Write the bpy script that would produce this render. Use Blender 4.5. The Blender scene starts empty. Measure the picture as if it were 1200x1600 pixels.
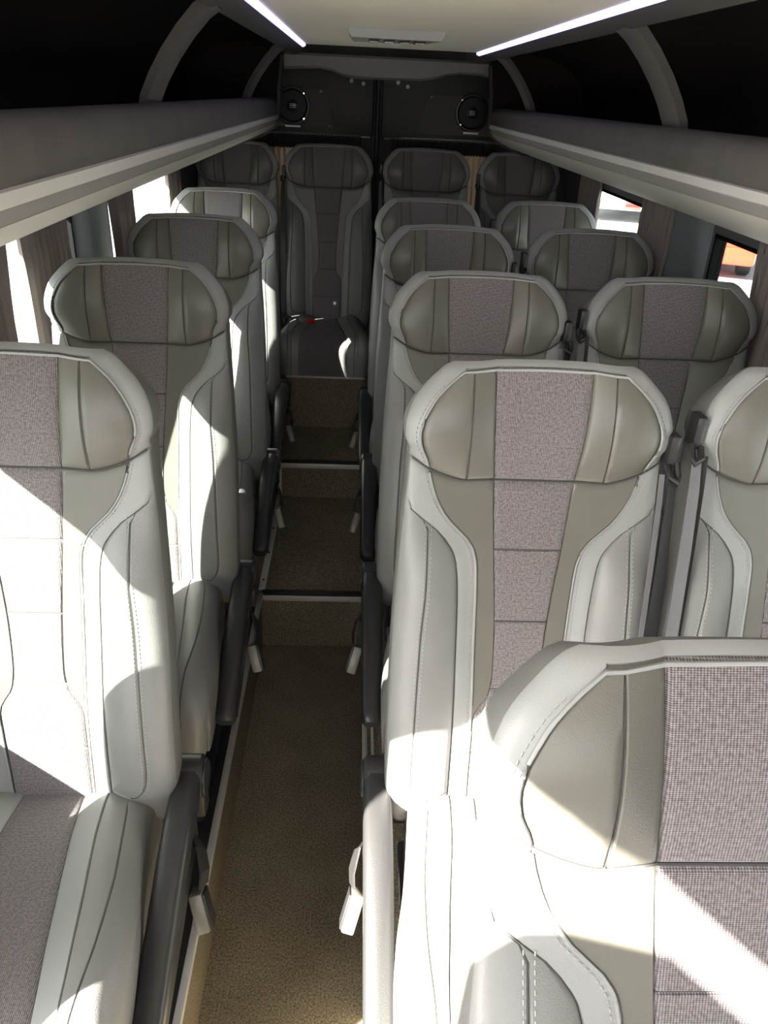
import bpy, bmesh, math, random
import numpy as np
from mathutils import Vector, Matrix
random.seed(7)
S = bpy.context.scene
COL = S.collection

# ------------------------------------------------------------------ camera, sky, sun, exposure
# frame 1200 x 1600; focal length 1220 px on the 1600 px side
cam_d = bpy.data.cameras.new('camera'); cam = bpy.data.objects.new('camera', cam_d); COL.objects.link(cam)
cam_d.sensor_fit = 'VERTICAL'; cam_d.sensor_height = 36.0; cam_d.lens = 1220.0 / 1600.0 * 36.0
cam_d.clip_start = 0.02; cam_d.clip_end = 500
A = ((0.9986552, -0.0288650, 0.0430646), (-0.0242877, 0.4733858, 0.8805203), (-0.0458024, -0.8803821, 0.4720481))
m3 = Matrix(A).transposed()
cam.matrix_world = Matrix.Translation((0, 0, 1.80)) @ m3.to_4x4()
S.camera = cam
S.view_settings.view_transform = 'Standard'; S.view_settings.look = 'None'
S.view_settings.gamma = 1.0; S.view_settings.use_curve_mapping = False
S.view_settings.exposure = 0.92

SUN = Vector((1.0, 0.85, -0.85)).normalized()
world = bpy.data.worlds.new('world'); S.world = world; world.use_nodes = True
wn = world.node_tree; wn.nodes.clear()
sky = wn.nodes.new('ShaderNodeTexSky'); sky.sky_type = 'NISHITA'; sky.sun_disc = False
sky.sun_elevation = math.asin(-SUN.z); sky.sun_rotation = math.atan2(-SUN.x, -SUN.y)
sky.air_density = 1.0; sky.dust_density = 2.5; sky.ozone_density = 1.0
bg = wn.nodes.new('ShaderNodeBackground'); bg.inputs[1].default_value = 0.5
wo = wn.nodes.new('ShaderNodeOutputWorld')
hs = wn.nodes.new('ShaderNodeHueSaturation'); hs.inputs['Saturation'].default_value = 0.18
wn.links.new(sky.outputs[0], hs.inputs['Color']); wn.links.new(hs.outputs[0], bg.inputs[0]); wn.links.new(bg.outputs[0], wo.inputs[0])
sl = bpy.data.lights.new('sun', 'SUN'); sl.energy = 56.0; sl.angle = math.radians(0.53); sl.color = (1.0, 0.94, 0.84)
so = bpy.data.objects.new('sun', sl); COL.objects.link(so)
so.rotation_euler = SUN.to_track_quat('-Z', 'Y').to_euler(); so.location = (-6, -9, 6)

# ------------------------------------------------------------------ materials
class NT:
    def __init__(s, m): s.n = m.node_tree.nodes; s.l = m.node_tree.links
    def new(s, t, **kw):
        nd = s.n.new(t)
        for k, v in kw.items(): setattr(nd, k, v)
        return nd
    def link(s, a, b): s.l.new(a, b)
def mat(name, color, rough=0.5, metal=0.0, spec=0.5, bump=None, var=None, coat=0.0, sheen=0.0):
    """bump = (kind, scale, strength); var = (scale, amount)"""
    m = bpy.data.materials.new(name); m.use_nodes = True; t = NT(m)
    b = t.n['Principled BSDF']
    b.inputs['Base Color'].default_value = (*color, 1); b.inputs['Roughness'].default_value = rough
    b.inputs['Metallic'].default_value = metal; b.inputs['Specular IOR Level'].default_value = spec
    if coat: b.inputs['Coat Weight'].default_value = coat; b.inputs['Coat Roughness'].default_value = 0.15
    if sheen: b.inputs['Sheen Weight'].default_value = sheen
    tc = t.new('ShaderNodeTexCoord')
    if var:
        n = t.new('ShaderNodeTexNoise'); n.inputs['Scale'].default_value = var[0]; n.inputs['Detail'].default_value = 4
        t.link(tc.outputs['Object'], n.inputs['Vector'])
        r = t.new('ShaderNodeValToRGB'); a = var[1]
        r.color_ramp.elements[0].position = .3; r.color_ramp.elements[1].position = .7
        r.color_ramp.elements[0].color = (*[c * (1 - a) for c in color], 1); r.color_ramp.elements[1].color = (*[min(1, c * (1 + a)) for c in color], 1)
        t.link(n.outputs['Fac'], r.inputs['Fac']); t.link(r.outputs['Color'], b.inputs['Base Color'])
    if bump:
        k, sc, st = bump
        if k == 'noise':
            n = t.new('ShaderNodeTexNoise'); n.inputs['Scale'].default_value = sc; n.inputs['Detail'].default_value = 3; o = n.outputs['Fac']
        else:
            n = t.new('ShaderNodeTexVoronoi'); n.inputs['Scale'].default_value = sc; o = n.outputs['Distance']
        t.link(tc.outputs['Object'], n.inputs['Vector'])
        bp = t.new('ShaderNodeBump'); bp.inputs['Strength'].default_value = st; bp.inputs['Distance'].default_value = .002
        t.link(o, bp.inputs['Height']); t.link(bp.outputs[0], b.inputs['Normal'])
    return m
def weave(name, c_dark, c_light):
    """woven seat cloth: small basket stitches, light yarn over dark ground"""
    m = bpy.data.materials.new(name); m.use_nodes = True; t = NT(m); b = t.n['Principled BSDF']
    tc = t.new('ShaderNodeTexCoord'); mp = t.new('ShaderNodeMapping')
    mp.inputs['Rotation'].default_value = (math.radians(0), math.radians(0), 0)
    t.link(tc.outputs['UV'], mp.inputs['Vector'])
    sx = t.new('ShaderNodeSeparateXYZ'); t.link(mp.outputs[0], sx.inputs[0])
    def M_(op, a, b_=None):
        q = t.new('ShaderNodeMath', operation=op)
        for i, v in enumerate((a, b_)):
            if v is None: continue
            if isinstance(v, (int, float)): q.inputs[i].default_value = v
            else: t.link(v, q.inputs[i])
        return q.outputs[0]
    u, v = sx.outputs[0], sx.outputs[1]
    d1 = M_('SINE', M_('MULTIPLY', M_('ADD', u, M_('MULTIPLY', v, 1.5)), 2 * math.pi / .0052)); d2 = M_('SINE', M_('MULTIPLY', M_('SUBTRACT', u, M_('MULTIPLY', v, 1.5)), 2 * math.pi / .0052))
    h = M_('ADD', M_('MULTIPLY', M_('MULTIPLY', d1, d2), .5), .5)
    rr = t.new('ShaderNodeValToRGB'); rr.color_ramp.elements[0].position = .22; rr.color_ramp.elements[1].position = .62
    rr.color_ramp.elements[0].color = (*c_dark, 1); rr.color_ramp.elements[1].color = (*c_light, 1); t.link(h, rr.inputs['Fac'])
    n = t.new('ShaderNodeTexNoise'); n.inputs['Scale'].default_value = 260; n.inputs['Detail'].default_value = 3
    t.link(tc.outputs['UV'], n.inputs['Vector'])
    mx = t.new('ShaderNodeMixRGB', blend_type='MULTIPLY'); mx.inputs['Fac'].default_value = .75
    r = t.new('ShaderNodeValToRGB'); r.color_ramp.elements[0].position = .33; r.color_ramp.elements[1].position = .62
    r.color_ramp.elements[0].color = (.46, .44, .46, 1)
    t.link(n.outputs['Fac'], r.inputs['Fac']); t.link(rr.outputs['Color'], mx.inputs['Color1']); t.link(r.outputs['Color'], mx.inputs['Color2'])
    t.link(mx.outputs[0], b.inputs['Base Color'])
    bp = t.new('ShaderNodeBump'); bp.inputs['Strength'].default_value = .5; bp.inputs['Distance'].default_value = .0012
    t.link(h, bp.inputs['Height']); t.link(bp.outputs[0], b.inputs['Normal'])
    b.inputs['Roughness'].default_value = .9; b.inputs['Specular IOR Level'].default_value = .2; b.inputs['Sheen Weight'].default_value = .15
    return m
def carpet(name, c):
    m = bpy.data.materials.new(name); m.use_nodes = True; t = NT(m); b = t.n['Principled BSDF']
    tc = t.new('ShaderNodeTexCoord')
    n = t.new('ShaderNodeTexNoise'); n.inputs['Scale'].default_value = 210; n.inputs['Detail'].default_value = 4; n.inputs['Roughness'].default_value = .7
    n2 = t.new('ShaderNodeTexNoise'); n2.inputs['Scale'].default_value = 7; n2.inputs['Detail'].default_value = 3
    for q in (n, n2): t.link(tc.outputs['Object'], q.inputs['Vector'])
    r = t.new('ShaderNodeValToRGB'); e = r.color_ramp.elements
    e[0].position = .36; e[1].position = .62; e[0].color = (*[v * .42 for v in c], 1); e[1].color = (*[v * 1.45 for v in c], 1)
    r2 = t.new('ShaderNodeValToRGB'); r2.color_ramp.elements[0].position = .3; r2.color_ramp.elements[0].color = (.78, .78, .78, 1); r2.color_ramp.elements[1].position = .7
    mx = t.new('ShaderNodeMixRGB', blend_type='MULTIPLY'); mx.inputs['Fac'].default_value = 1
    t.link(n.outputs['Fac'], r.inputs['Fac']); t.link(n2.outputs['Fac'], r2.inputs['Fac'])
    t.link(r.outputs[0], mx.inputs['Color1']); t.link(r2.outputs[0], mx.inputs['Color2']); t.link(mx.outputs[0], b.inputs['Base Color'])
    bp = t.new('ShaderNodeBump'); bp.inputs['Strength'].default_value = .6; bp.inputs['Distance'].default_value = .003
    t.link(n.outputs['Fac'], bp.inputs['Height']); t.link(bp.outputs[0], b.inputs['Normal'])
    b.inputs['Roughness'].default_value = 1.0; b.inputs['Specular IOR Level'].default_value = .1
    return m
def emit(name, c, k):
    m = bpy.data.materials.new(name); m.use_nodes = True; t = NT(m); b = t.n['Principled BSDF']
    b.inputs['Base Color'].default_value = (.8, .8, .8, 1)
    b.inputs['Emission Color'].default_value = (*c, 1); b.inputs['Emission Strength'].default_value = k
    return m
def glass(name, tint):
    m = bpy.data.materials.new(name); m.use_nodes = True; t = NT(m); t.n.remove(t.n['Principled BSDF'])
    tr = t.new('ShaderNodeBsdfTransparent'); tr.inputs[0].default_value = (*tint, 1)
    gl = t.new('ShaderNodeBsdfGlossy'); gl.inputs['Roughness'].default_value = .02
    mx = t.new('ShaderNodeMixShader'); mx.inputs[0].default_value = .05; t.link(tr.outputs[0], mx.inputs[1]); t.link(gl.outputs[0], mx.inputs[2])
    t.link(mx.outputs[0], t.n['Material Output'].inputs[0])
    return m
def cloth_curtain(name, c, tr=.16):
    m = bpy.data.materials.new(name); m.use_nodes = True; t = NT(m); t.n.remove(t.n['Principled BSDF'])
    tc = t.new('ShaderNodeTexCoord')
    n = t.new('ShaderNodeTexNoise'); n.inputs['Scale'].default_value = 300; t.link(tc.outputs['Object'], n.inputs['Vector'])
    r = t.new('ShaderNodeValToRGB'); r.color_ramp.elements[0].color = (*[v * .8 for v in c], 1); r.color_ramp.elements[1].color = (*[v * 1.2 for v in c], 1)
    t.link(n.outputs['Fac'], r.inputs['Fac'])
    d = t.new('ShaderNodeBsdfDiffuse'); tl = t.new('ShaderNodeBsdfTranslucent'); mx = t.new('ShaderNodeMixShader'); mx.inputs[0].default_value = tr
    t.link(r.outputs[0], d.inputs[0]); t.link(r.outputs[0], tl.inputs[0])
    t.link(d.outputs[0], mx.inputs[1]); t.link(tl.outputs[0], mx.inputs[2]); t.link(mx.outputs[0], t.n['Material Output'].inputs[0])
    return m
M = dict(
 light=mat('light_grey_leather', (.255, .26, .253), .42, bump=('vor', 620, .09), var=(9, .05)),
 panel=mat('olive_grey_leather', (.118, .113, .094), .37, bump=('vor', 620, .09), var=(9, .06)),
 bolster=mat('mid_grey_leather', (.19, .19, .182), .42, bump=('vor', 600, .12), var=(9, .06)),
 sideleather=mat('side_grey_leather', (.15, .148, .138), .45, bump=('vor', 600, .12)),
 fabric=weave('woven_mauve_cloth', (.075, .065, .066), (.27, .245, .247)),
 thread=mat('pale_thread', (.30, .30, .285), .8),
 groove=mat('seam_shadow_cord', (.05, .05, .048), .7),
 black=mat('black_plastic', (.018, .018, .019), .38, bump=('noise', 500, .15)),
 armrest=mat('charcoal_plastic', (.022, .022, .022), .36, bump=('noise', 420, .15)),
 shell=mat('dark_seat_shell', (.05, .05, .052), .5),
 metal=mat('black_metal_frame', (.02, .02, .022), .4),
 alu=mat('brushed_aluminium', (.66, .64, .60), .38, metal=.35, bump=('noise', 90, .05)),
 rubber=mat('black_rubber', (.012, .012, .012), .6),
 carpet=carpet('speckled_beige_carpet', (.225, .190, .130)),
 belt=mat('black_webbing', (.012, .0115, .0115), .55, bump=('noise', 600, .4)),
 beltgrey=mat('grey_webbing', (.10, .10, .105), .6, bump=('noise', 600, .4)),
 buckle=mat('pale_buckle_plastic', (.17, .16, .13), .35),
 red=mat('red_button', (.6, .03, .02), .35),
 lip=mat('dark_felt_lip', (.075, .069, .062), .85, bump=('noise', 300, .3), var=(14, .12)),
 trimlight=mat('pale_vinyl_trim', (.50, .49, .45), .42, bump=('noise', 300, .05)),
 trimmid=mat('grey_vinyl_band', (.22, .21, .195), .5, bump=('noise', 300, .1)),
 rackpanel=mat('cream_grey_vinyl', (.40, .39, .345), .48, bump=('noise', 260, .08)),
 trimdark=mat('dark_header_top', (.05, .049, .046), .45),
 bin=mat('black_bin_lining', (.015, .0125, .010), .8, spec=.15, bump=('noise', 200, .3)),
 rib=mat('grey_felt_rib', (.060, .056, .049), .8, bump=('noise', 300, .3)),
 ceil=mat('cream_ceiling', (.90, .84, .70), .6, bump=('noise', 120, .05)),
 wall=mat('grey_wall_lining', (.12, .12, .125), .7, bump=('noise', 250, .2)),
 darkwall=mat('charcoal_lining', (.028, .028, .027), .75, bump=('noise', 250, .25)),
 pillar=mat('blue_grey_pillar_cover', (.17, .185, .20), .45),
 doorp=mat('dark_door_panel', (.030, .029, .026), .6, bump=('noise', 250, .15)),
 plate=mat('speaker_plate_felt', (.085, .083, .075), .8, bump=('noise', 300, .2)),
 header=mat('grey_header_panel', (.29, .28, .255), .55),
 frame=mat('black_window_frame', (.010, .010, .011), .85, spec=.08),
 glass=glass('window_glass', (.66, .69, .68)),
 curtain=cloth_curtain('mauve_curtain', (.27, .235, .222), .20),
 rearcurtain=cloth_curtain('brown_rear_curtain', (.46, .38, .31), .52),
 heading=mat('dark_gathered_cloth', (.045, .038, .034), .9),
 led=emit('led_strip_glow', (.50, .45, 1.0), 1.05),
 vent=mat('grey_vent_plastic', (.36, .36, .34), .4),
 chrome=mat('chrome', (.8, .8, .78), .12, metal=1),
 white=mat('white_paint', (.8, .8, .78), .35, coat=.5),
 redpaint=mat('red_car_paint', (.62, .035, .01), .3, coat=.8),
 tyre=mat('tyre_rubber', (.02, .02, .02), .8),
 yellow=mat('yellow_paint', (.30, .30, .10), .4),
 platered=mat('deep_red_marks', (.10, .004, .004), .5), platepink=mat('pink_plate', (.16, .055, .05), .5),
 asphalt=mat('pale_asphalt', (.36, .36, .38), .9, bump=('noise', 40, .3), var=(3, .1)),
 darkglass=mat('dark_car_glass', (.03, .035, .04), .08),
)

# ------------------------------------------------------------------ geometry helpers
class MB:
    def __init__(s): s.v = []; s.f = []; s.mi = []; s.uv = None
    def add(s, vs, fs, mi=0):
        b = len(s.v); s.v += [tuple(map(float, p)) for p in vs]
        s.f += [tuple(b + i for i in f) for f in fs]; s.mi += [mi] * len(fs)
    def box(s, x0, x1, y0, y1, z0, z1, bev=0.0, mi=0, rot=None, seg=2):
        c = Vector(((x0 + x1) / 2, (y0 + y1) / 2, (z0 + z1) / 2)); d = (abs(x1 - x0), abs(y1 - y0), abs(z1 - z0))
        bm = bmesh.new(); bmesh.ops.create_cube(bm, size=1)
        for v in bm.verts: v.co = Vector((v.co.x * d[0], v.co.y * d[1], v.co.z * d[2]))
        if bev: bmesh.ops.bevel(bm, geom=list(bm.edges), offset=min(bev, min(d) * .49), segments=seg, profile=.5, affect='EDGES')
        if rot is not None:
            for v in bm.verts: v.co = rot @ v.co
        bm.verts.index_update()
        s.add([v.co + c for v in bm.verts], [[v.index for v in f.verts] for f in bm.faces], mi); bm.free(); return s
    def prism(s, poly, axis, a, b, mi=0):
        """poly in the two other axes (order x,y,z without axis), extruded from a to b"""
        def P(u, v, w): return {'x': (w, u, v), 'y': (u, w, v), 'z': (u, v, w)}[axis]
        n = len(poly); vs = [P(u, v, a) for u, v in poly] + [P(u, v, b) for u, v in poly]
        fs = [(i, (i + 1) % n, n + (i + 1) % n, n + i) for i in range(n)] + [tuple(range(n - 1, -1, -1)), tuple(range(n, 2 * n))]
        s.add(vs, fs, mi); return s
    def loft(s, rings, caps=True, closed=True, mi=0):
        n = len(rings[0]); vs = [p for r in rings for p in r]; fs = []
        for i in range(len(rings) - 1):
            for j in range(n if closed else n - 1):
                k = (j + 1) % n; fs.append((i * n + j, i * n + k, (i + 1) * n + k, (i + 1) * n + j))
        if caps: fs += [tuple(range(n - 1, -1, -1)), tuple(range((len(rings) - 1) * n, len(rings) * n))]
        s.add(vs, fs, mi); return s
    def tube(s, path, r, seg=8, mi=0, flat=None, up=(0, 0, 1)):
        rings = []; P = [Vector(p) for p in path]
        for i, p in enumerate(P):
            d = (P[min(i + 1, len(P) - 1)] - P[max(i - 1, 0)]).normalized()
            u = Vector(up)
            if abs(d.dot(u)) > .95: u = Vector((1, 0, 0))
            a = d.cross(u).normalized(); b = a.cross(d).normalized()
            ra, rb = (r, r) if flat is None else flat
            rings.append([p + a * ra * math.cos(2 * math.pi * k / seg) + b * rb * math.sin(2 * math.pi * k / seg) for k in range(seg)])
        return s.loft(rings, mi=mi)
    def cyl(s, c, axis, r, h, seg=24, mi=0, bev=0.0):
        c = Vector(c); ax = Vector({'x': (1, 0, 0), 'y': (0, 1, 0), 'z': (0, 0, 1)}[axis]) if isinstance(axis, str) else Vector(axis).normalized()
        u = ax.orthogonal().normalized(); w = ax.cross(u)
        prof = [(r - bev, -h / 2), (r, -h / 2 + bev), (r, h / 2 - bev), (r - bev, h / 2)] if bev else [(r, -h / 2), (r, h / 2)]
        return s.loft([[c + ax * z + u * q * math.cos(2 * math.pi * k / seg) + w * q * math.sin(2 * math.pi * k / seg) for k in range(seg)] for q, z in prof], mi=mi)
    def sweep(s, prof, path_y, mi=0):
        """closed x-z profile swept along y"""
        return s.loft([[(x, y, z) for x, z in prof] for y in path_y], mi=mi)
    def build(s, name, mats, parent=None, smooth=30, tag=None, merge=0):
        me = bpy.data.meshes.new(name); me.from_pydata(s.v, [], s.f)
        if not isinstance(mats, (list, tuple)): mats = [mats]
        for m in mats: me.materials.append(m)
        for p, i in zip(me.polygons, s.mi): p.material_index = i
        if s.uv is not None:
            ul = me.uv_layers.new(name='uv')
            for lp in me.loops: ul.data[lp.index].uv = s.uv[lp.vertex_index]
        bm = bmesh.new(); bm.from_mesh(me)
        if merge: bmesh.ops.remove_doubles(bm, verts=bm.verts, dist=merge)
        bmesh.ops.recalc_face_normals(bm, faces=bm.faces); bm.to_mesh(me); bm.free()
        if smooth:
            for p in me.polygons: p.use_smooth = True
            me.set_sharp_from_angle(angle=math.radians(smooth))
        o = bpy.data.objects.new(name, me); COL.objects.link(o)
        if parent is not None: o.parent = parent
        return o
def tag(o, label=None, cat=None, group=None, kind=None):
    if label: o['label'] = label
    if cat: o['category'] = cat
    if group: o['group'] = group
    if kind: o['kind'] = kind
    return o
def empty(name, loc, label, cat, group=None):
    o = bpy.data.objects.new(name, None); COL.objects.link(o); o.location = loc; o.empty_display_size = .1
    return tag(o, label, cat, group)
def copy_tree(o, parent=None):
    c = o.copy(); COL.objects.link(c)
    if parent is not None: c.parent = parent
    for ch in list(o.children): copy_tree(ch, c)
    return c
def struct(o): o['kind'] = 'structure'; return o
def pchip(tab):
    xs = np.array([t[0] for t in tab], float); ys = np.array([t[1] for t in tab], float)
    i = np.argsort(xs); xs, ys = xs[i], ys[i]; h = np.diff(xs); d = np.diff(ys) / h; m = np.zeros(len(xs)); m[0] = d[0]; m[-1] = d[-1]
    for k in range(1, len(xs) - 1):
        if d[k - 1] * d[k] > 0:
            w1 = 2 * h[k] + h[k - 1]; w2 = h[k] + 2 * h[k - 1]; m[k] = (w1 + w2) / (w1 / d[k - 1] + w2 / d[k])
    def f(x):
        x = min(max(x, xs[0]), xs[-1]); k = min(max(int(np.searchsorted(xs, x)) - 1, 0), len(h) - 1); t = (x - xs[k]) / h[k]
        return float((2 * t**3 - 3 * t**2 + 1) * ys[k] + (t**3 - 2 * t**2 + t) * h[k] * m[k] + (-2 * t**3 + 3 * t**2) * ys[k + 1] + (t**3 - t**2) * h[k] * m[k + 1])
    return f
def sstep(a, b, x): t = min(max((x - a) / (b - a), 0), 1); return t * t * (3 - 2 * t)

# ------------------------------------------------------------------ setting: floor, walls, ceiling
AX0, AX1 = -0.300, 0.060          # aisle between the seat platforms
WL, WR = -0.77, 1.01              # inner faces of the side walls
Z1, Z2, Z3 = 0.227, 0.394, 0.643  # step levels
Y1, Y2, Y3 = 2.304, 3.056, 3.461
YB = 4.42
mb = MB(); mb.prism([(-1.7, -.06), (-1.7, 0), (Y1, 0), (Y1, Z1), (Y2, Z1), (Y2, Z2), (Y3, Z2), (Y3, -.06)], 'x', AX0, AX1)
struct(mb.build('floor', M['carpet'], smooth=0))
for nm, x0, x1 in (('floor_left', WL - .02, AX0), ('floor_right', AX1, WR + .02)):
    mb = MB(); mb.box(x0, x1, -.36, Y3, -.06, Z1)
    struct(mb.build(nm, M['carpet'], smooth=0))
mb = MB(); mb.box(WL - .02, WR + .02, Y3, YB + .05, -.06, Z3)
struct(mb.build('floor_rear', M['carpet'], smooth=0))
# edging
def trim(n, build, m, smooth=30): mbx = MB(); build(mbx); return struct(mbx.build('trim_%d' % n, m, smooth=smooth))
trim(1, lambda b: b.box(AX0 - .010, AX0 + .006, -.36, Y1, Z1 - .016, Z1 + .004, .002), M['alu'])
trim(2, lambda b: b.box(AX0 - .055, AX0 - .010, -.36, Y1, Z1 - .003, Z1 + .003, .001), M['rubber'])
trim(3, lambda b: b.box(AX0 - .062, AX0 - .055, -.36, Y3 - .01, Z1 - .003, Z1 + .004), M['alu'])
def nose(y, z):
    def f(b): b.box(AX0 + .006, AX1 - .006, y - .007, y + .004, z - .026, z - .004, .002)
    return f
def nose_rub(y, z):
    def f(b): b.box(AX0 + .002, AX1 - .004, y - .006, y + .022, z - .004, z + .003, .001)
    return f
trim(4, nose(Y1, Z1), M['alu']); trim(5, nose_rub(Y1, Z1), M['rubber'])
trim(6, nose(Y2, Z2), M['alu']); trim(7, nose_rub(Y2, Z2), M['rubber'])
def railscrew(b):
    b.box(AX0 - .012, AX0 + .012, Y1 + .02, Y2 - .01, Z1, Z1 + .004, .001)
    for k in range(4): b.cyl((AX0, Y1 + .08 + k * .19, Z1 + .005), 'z', .004, .004, 8, 1)
trim(8, railscrew, [M['alu'], M['metal']])
trim(9, lambda b: b.box(AX0 - .006, AX0 + .010, Y2 - .012, Y2 + .010, Z1, Z2, .001), M['alu'])
trim(10, lambda b: (b.box(AX1 - .006, AX1 + .008, -.36, Y1, Z1 - .016, Z1 + .004, .002), b.box(AX1 + .018, AX1 + .026, -.36, Y3 - .01, Z1 - .003, Z1 + .004)), M['alu'])
trim(11, lambda b: b.box(AX0, AX1, Y3 - .012, Y3 + .02, Z3 - .006, Z3 + .006, .002), M['trimlight'])

ZT = 2.22
WINL = [(.56, 1.01), (1.31, 2.27), (2.59, 3.66)]       # windows along y
WINR = [(.34, 2.27), (2.57, 3.75)]
ZS = 0.92
def side_wall(name, xi, xo, ztop, front, wins):
    b = MB(); x0, x1 = min(xi, xo), max(xi, xo); e = 4.47
    b.box(x0, x1, .28 if front else -.37, e, -.06, ZS)                    # below the windows
    b.box(x0, x1, wins[0][0], e, ztop, ZT)               # above
    for k in range(len(wins) - 1): b.box(x0, x1, wins[k][1], wins[k + 1][0], ZS, ztop)
    b.box(x0, x1, wins[-1][1], e, ZS, ztop)
    if front: b.prism([(-1.6, -.06), (-1.6, 2.07), (-.50, 2.07), (-.41, 2.01), (-.375, 1.93), (-.36, -.06)], 'x', x0, x1)  # unseen door panel, added to shade the nearest right seat's lower backrest
    if front: b.prism([(.55, ZS), (.55, 1.42), (.585, 1.42), (.685, 1.22), (.665, ZS)], 'x', x0, x1)  # unseen jamb wedge, added to slant the sun's edge on the first left seat
    if front:   # unseen entrance at the front, outline shaped for the sun on the right seats
        b.prism([(wins[0][0], ZT), (-1.6, ZT), (-1.6, 2.15), (-.42, 2.15), (-.25, 2.12), (.05, 2.0), (.19, 1.65), (.28, 1.53), (.28, ZS), (wins[0][0], ZS)], 'x', x0, x1)
    else:
        b.box(x0, x1, -1.6, wins[0][0], ZS, ZT); b.box(x0, x1, -1.6, -.37, -.06, ZS)
    return struct(b.build(name, M['wall'], smooth=0))
side_wall('wall_left', WL, WL - .035, 1.492, True, WINL)
side_wall('wall_right', WR, WR + .035, 1.495, False, WINR)
b = MB(); b.box(WL - .075, WR + .075, YB + .03, YB + .06, 0, 1.0); b.box(WL - .075, WR + .075, YB + .03, YB + .06, 1.60, ZT)
b.box(WL - .075, -.42, YB + .03, YB + .06, 1.0, 1.6); b.box(.66, WR + .075, YB + .03, YB + .06, 1.0, 1.6); b.box(-.02, .20, YB + .03, YB + .06, 1.0, 1.6)
struct(b.build('wall_rear', M['darkwall'], smooth=0))
b = MB(); b.box(WL - .075, WR + .075, -1.6, 4.47, ZT, ZT + .04); struct(b.build('ceiling_outer', M['darkwall'], smooth=0))
b = MB(); b.box(-.20, .44, -.3, 3.40, 1.95, 1.97, .004); b.box(-.205, .445, 3.40, 3.43, 1.955, 2.05, mi=1); struct(b.build('ceiling', [M['ceil'], M['darkwall']], smooth=0))
b = MB(); b.box(WL - .035, WR + .035, -1.66, -1.60, -.06, 1.25); struct(b.build('bounce_blocker', M['darkwall'], smooth=0))  # unseen low panel in a dashboard's place, added to cut light off the ground
# pillars' moulded covers and dark rear side linings
n = 12
for x, sgn in ((WL, 1), (WR, -1)):
    pr = [(x - sgn * .002, 2.285), (x + sgn * .016, 2.30), (x + sgn * .026, 2.36), (x + sgn * .026, 2.50), (x + sgn * .016, 2.56), (x - sgn * .002, 2.575)]
    b = MB(); b.prism(pr, 'z', ZS - .3, 1.545); struct(b.build('trim_%d' % n, M['pillar'], smooth=60)); n += 1
    b = MB(); b.box(min(x, x + sgn * .012), max(x, x + sgn * .012), 3.70, YB, .65, 1.57, .003); struct(b.build('trim_%d' % n, M['darkwall'], smooth=0)); n += 1
# windows
n = 1
for x, sgn, zt, wins in ((WL - .022, 1, 1.492, WINL), (WR + .022, -1, 1.495, WINR)):
    for y0, y1 in wins:
        f = MB(); w = .012; xa, xb = sorted((x - sgn * .012, x + sgn * .023))
        f.box(xa, xb, y0, y1, ZS, ZS + w, .003); f.box(xa, xb, y0, y1, zt - w, zt, .003)
        f.box(xa, xb, y0, y0 + w, ZS, zt, .003); f.box(xa, xb, y1 - w, y1, ZS, zt, .003)
        fo = struct(f.build('window_%d' % n, M['frame'])); n += 1
        p = MB(); p.box(x - .002, x + .002, y0 + w, y1 - w, ZS + w, zt - w); p.build('pane', M['glass'], fo, smooth=0)
for x0, x1 in ((-.42, -.02), (.20, .66)):
    f = MB(); w = .02; yy = YB + .045
    f.box(x0, x1, yy - .012, yy + .012, 1.0, 1.0 + w); f.box(x0, x1, yy - .012, yy + .012, 1.58, 1.60); f.box(x0, x0 + w, yy - .012, yy + .012, 1.0, 1.6); f.box(x1 - w, x1, yy - .012, yy + .012, 1.0, 1.6)
    fo = struct(f.build('window_%d' % n, M['frame'], smooth=0)); n += 1
    p = MB(); p.box(x0 + w, x1 - w, yy - .002, yy + .002, 1.02, 1.58); p.build('pane', M['glass'], fo, smooth=0)
# rear doors: upper panels, seal between them, rails
for n, (x0, x1, sg) in enumerate(((-.62, .076, -1), (.122, .86, 1)), 1):
    b = MB(); b.box(x0, x1, YB - .012, YB + .03, 1.605, 1.95, .004); d = struct(b.build('door_%d' % n, M['doorp']))
    c0 = .10
    pts = [(.13, 1.835), (.275, 1.80), (.19, 1.625)]
    if sg < 0: poly = [(-.60, 1.80), (-.175, 1.805), (-.155, 1.79), (-.125, 1.66), (-.12, 1.635), (-.60, 1.630)]
    else: poly = [(.345, 1.790), (.36, 1.805), (.83, 1.80), (.83, 1.63), (.31, 1.625), (.30, 1.64)]
    q = MB(); q.prism(poly, 'y', YB - .022, YB - .012); q.build('speaker_plate', M['plate'], d, smooth=0)
    q = MB()
    if sg < 0: q.box(-.62, .064, YB - .03, YB - .012, 1.596, 1.606, .002)
    else: q.box(.136, .86, YB - .03, YB - .012, 1.594, 1.604, .002)
    q.build('rail', M['trimmid'], d)
    for (sx, sz) in ([(.024, 1.838), (-.185, 1.795), (-.14, 1.645), (-.035, 1.848)] if sg < 0 else [(.244, 1.834), (.365, 1.795), (.195, 1.850)]):
        dark = abs(sz - 1.795) < .002 or abs(sz - 1.645) < .002
        q = MB(); q.cyl((sx, YB - .022, sz), 'y', .010 if not dark else .011, .014, 14, bev=.003); q.build('screw_cap', M['black'] if dark else M['trimlight'], d)
b = MB(); b.box(.078, .088, YB - .03, YB + .03, .65, 1.93, .003); b.box(.110, .120, YB - .03, YB + .03, .65, 1.93, .003); b.box(.09, .108, YB - .035, YB + .03, .65, 1.93, .005)
struct(b.build('trim_16', M['rubber']))
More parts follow.
